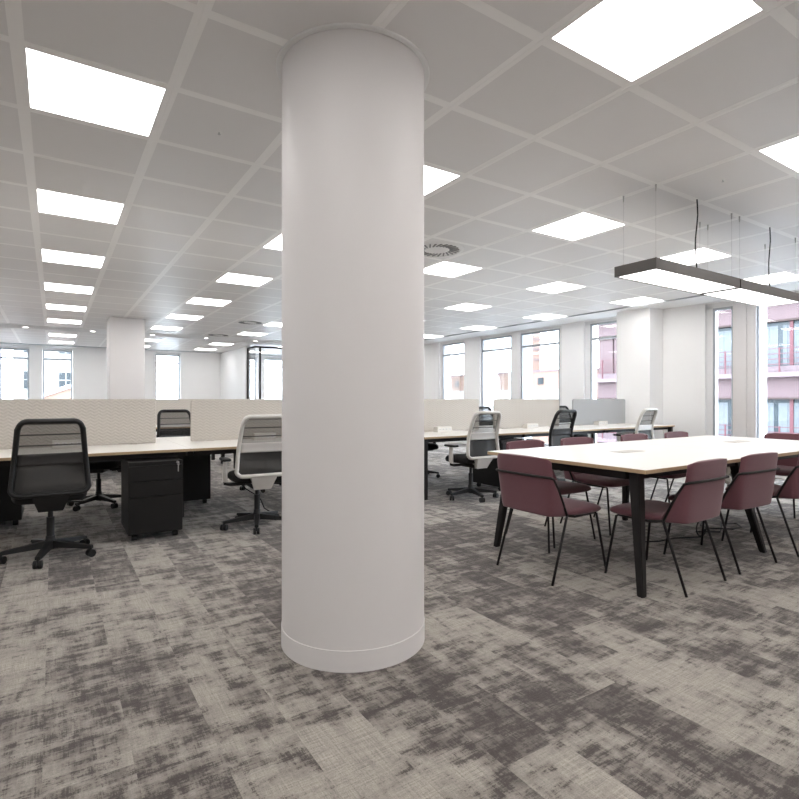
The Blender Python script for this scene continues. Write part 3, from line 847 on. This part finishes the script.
# cables and guide under the table
c = MB(); pts = []
for i in range(40):
    a = i / 40 * 4 * PI; pts.append((4.64 + .075 * math.cos(a), 2.39 + .004 * i / 10, .085 + .07 * math.sin(a)))
pts = [(4.0, 2.62, .006), (4.2, 2.52, .006), (4.4, 2.50, .008), (4.62, 2.40, .010)] + pts[14:]
c.tube(pts, .006, 8); tag(c.build('power_cable', M['plastic']), 'black looped power cable lying on the carpet under the table', 'cable')
c = MB(); c.tube([(4.78, 2.52, .007), (4.95, 2.40, .007), (5.1, 2.46, .007), (5.3, 2.56, .007), (5.42, 2.48, .007), (5.3, 2.38, .007), (5.1, 2.36, .02), (4.95, 2.50, .02), (5.05, 2.62, .007), (5.25, 2.70, .007)], .006, 8)
tag(c.build('power_cable', M['plastic']), 'black coiled cable on the carpet behind the second near chair', 'cable')
g = thing('cable_guide', 'white folded cable guide hanging under the table between near chairs', 'cable guide', (5.30, 2.52, 0))
b = MB(); b.tube([(0, 0, .672), (0.03, 0, .60), (.07, 0, .56), (.02, 0, .50), (-.02, 0, .44), (.06, 0, .42)], .05, 6, flat=(1, .5)); b.build('guide', M['module'], g)
b = MB(); b.tube([(.06, 0, .42), (.10, .03, .25), (.08, .10, .1), (.12, .22, .009)], .008, 8); b.build('cord', M['plastic'], g)

# ------------------------------------------------------------------ outside
b = MB(); b.box((VW + .5, -30, -4.2), (60, 70, -4)); b.box((-60, UF + .5, -4.2), (VW + .5, 70, -4)); struct(b.build('ground_street', M['asphalt']))
# pink brick apartment building across the street (facade at X = FX)
FX = 26.0
bd = thing('apartment_building', 'pink brick apartment building with red balcony rails outside the right windows', 'building', (FX, 12, -4))
UA, UZ = -10.6, 7.2     # local y extents
def zz(z): return z + 4
wl = MB()
for fl in range(-1, 4):
    zf = -1.75 + 3.33 * (fl + 1) - 0.4    # slab level
    zf = 2.30 + 3.33 * (fl - 1)           # floor level: fl=1 -> 2.30 (balcony floor)
    # brick spandrel band and the piers
    wl.box((0, UA, zz(zf - 1.05)), (.35, UZ, zz(zf - .02)))
    y = UA
    while y < UZ:
        wl.box((.05, y, zz(zf - .02)), (.35, min(y + .55, UZ), zz(zf + 2.28))); y += 3.25
    wl.box((.05, UZ - .9, zz(zf - .02)), (.35, UZ, zz(zf + 2.28)))
wl.box((.35, UA, 0), (9, UZ, zz(12)))
wl.build('brick_wall', M['pink'], bd)
st = MB()
for fl in range(-1, 4):
    zf = 2.30 + 3.33 * (fl - 1)
    st.box((-.35, UA, zz(zf - .18)), (.0, UZ + .2, zz(zf + .02)))
    st.box((-.05, UA, zz(zf + .0)), (0.05, UZ, zz(zf + .30)))
st.build('stone_band', M['stone'], bd)
st = MB()
for fl in range(-1, 4):
    zf = 2.30 + 3.33 * (fl - 1)
    st.box((-.02, UA, zz(zf - 1.13)), (.34, UZ, zz(zf - 1.05)))
st.build('soffit', M['brown'], bd)
for fl in range(0, 3):
    zf = 2.30 + 3.33 * (fl - 1)
    y = UA; i = 0
    while y + 3.25 <= UZ + .1:
        y0, y1 = y + .55, min(y + 3.25, UZ - .9)
        w = MB(); w.box((.24, y0, zz(zf + .3)), (.30, y1, zz(zf + 2.28))); wo = w.build('window', M['outglass'], bd)
        w = MB(); nn = 14
        for k in range(nn):
            a = y0 + .15 + (y1 - y0 - .3) * k / nn; ww = (y1 - y0 - .3) / nn
            if (k + i + fl) % 7 in (5,): continue
            w.box((.22 + .008 * (k % 2), a, zz(zf + .33)), (.236, a + ww * .98, zz(zf + 2.05)))
        w.build('curtain', M['curtain'], wo)
        w = MB(); ym = (y0 + y1) / 2
        w.box((.15, ym - .06, zz(zf + .3)), (.22, ym + .06, zz(zf + 2.28))); w.box((.15, y0, zz(zf + 2.2)), (.22, y1, zz(zf + 2.28))); w.box((.15, y0, zz(zf + .3)), (.22, y0 + .06, zz(zf + 2.2)))
        w.build('window_frame', M['red'], wo)
        y += 3.25; i += 1
    rl = MB()
    for k in range(4): rl.box((-.32, UA, zz(zf + .35 + .22 * k)), (-.29, UZ, zz(zf + .38 + .22 * k)))
    y = UA
    while y < UZ: rl.box((-.33, y, zz(zf)), (-.28, y + .05, zz(zf + 1.06))); y += 1.08
    rl.build('balcony_rail', M['red'], bd)
# lower orange brick building with a chimney further up the street
ob = thing('brick_building', 'low orange brick building with tall chimney stack outside the middle windows', 'building', (31, 24, -4))
w = MB(); w.box((0, 0, 0), (6, 18, zz(3.25))); w.build('brick_wall', M['orange'], ob)
w = MB(); w.box((-.05, -.05, zz(3.25)), (6.05, 18.05, zz(3.4))); w.build('coping', M['stone'], ob)
w = MB(); w.box((-.1, 0, zz(.2)), (0, 18, zz(1.9))); w.build('rendered_band', M['cream'], ob)
for k in range(7):
    w = MB(); w.box((-.04, 1.2 + 2.5 * k, zz(2.3)), (.02, 1.75 + 2.5 * k, zz(2.8))); w.build('window', M['outglass'], ob)
w = MB(); w.box((.3, 5.0, zz(3.4)), (1.1, 5.6, zz(6.6)), .02, 1); w.build('chimney', M['orange'], ob)
w = MB()
for zc in (4.2, 5.0, 5.8, 6.6): w.box((.25, 4.95, zz(zc)), (1.15, 5.65, zz(zc + .12)))
w.build('chimney_band', M['stone'], ob)
# pale buildings beyond the far wall
def pale(name_lab, x0, x1, y0, y1, h_, mat, cols, rowsz, ww=1.0, wh=1.4):
    t = thing('pale_building', name_lab, 'building', (x0, y0, -4))
    w = MB(); w.box((0, 0, 0), (x1 - x0, y1 - y0, h_ + 4)); w.build('wall', mat, t)
    w = MB(); w.box((-.15, -.15, h_ + 4), (x1 - x0 + .15, y1 - y0, h_ + 4.25)); w.build('cornice', M['stone'], t)
    for z in rowsz:
        for k in range(cols):
            x = (x1 - x0) * (k + .5) / cols
            w = MB(); w.box((x - ww / 2, -.06, z + 4), (x + ww / 2, .02, z + 4 + wh)); wo = w.build('window', M['outglass'], t)
            w = MB(); w.box((x - .03, -.09, z + 4), (x + .03, -.06, z + 4 + wh)); w.box((x - ww / 2, -.09, z + 4 + wh * .5), (x + ww / 2, -.06, z + 4 + wh * .5 + .06)); w.build('window_bar', M['cream'], wo)
    return t
pale('cream rendered building outside the far left window', -16, -3.4, 44, 52, 9, M['cream'], 5, (-1.6, 1.6, 4.4), .9, 1.3)
pale('pale building beyond the second far window from the left', -2.6, 6.5, 50, 58, 8, M['cream'], 4, (-1.2, 2.0, 4.8), .9, 1.3)
g = thing('gabled_building', 'low gabled brick building with sloping roof outside the far windows', 'building', (-4.2, 33, -4))
w = MB(); w.prism([(0, 0), (7, 0), (7, zz(2.6)), (0, zz(-.2))], 1, 0, 6); w.build('wall', M['orange'], g)
w = MB(); w.prism([(-.1, zz(-.24)), (7.1, zz(2.64)), (7.1, zz(2.84)), (-.1, zz(-.04))], 1, -.2, 6.2); w.build('roof', M['winframe'], g)

# ------------------------------------------------------------------ world, camera, view
w = bpy.data.worlds.new('sky'); sc.world = w; w.use_nodes = True
nt = w.node_tree; nt.nodes.clear()
o = nt.nodes.new('ShaderNodeOutputWorld'); bg = nt.nodes.new('ShaderNodeBackground')
tc = nt.nodes.new('ShaderNodeTexCoord'); sp = nt.nodes.new('ShaderNodeSeparateXYZ'); nt.links.new(tc.outputs['Generated'], sp.inputs[0])
cr = nt.nodes.new('ShaderNodeValToRGB'); nt.links.new(sp.outputs[2], cr.inputs[0])
cr.color_ramp.elements[0].position = 0; cr.color_ramp.elements[0].color = (.76, .88, 1, 1)
cr.color_ramp.elements[1].position = .8; cr.color_ramp.elements[1].color = (.76, .88, 1, 1)
nt.links.new(cr.outputs[0], bg.inputs[0]); bg.inputs[1].default_value = 10.0
nt.links.new(bg.outputs[0], o.inputs[0])

cd = bpy.data.cameras.new('camera'); cam = bpy.data.objects.new('camera', cd); COL.objects.link(cam)
cd.sensor_width = 36; cd.lens = 531.5 / 799 * 36; cd.shift_y = -.5 / 799; cd.clip_end = 300
cam.location = (0, 0, H); cam.rotation_euler = (PI / 2, 0, -.57688)
sc.camera = cam
sc.view_settings.view_transform = 'Standard'; sc.view_settings.look = 'None'
sc.view_settings.exposure = 1.07; sc.view_settings.gamma = 1; sc.view_settings.use_curve_mapping = False
sc.cycles.max_bounces = 8; sc.cycles.diffuse_bounces = 5; sc.cycles.glossy_bounces = 4; sc.cycles.transparent_max_bounces = 16
sc.cycles.use_denoising = True
sc.cycles.sample_clamp_indirect = 8
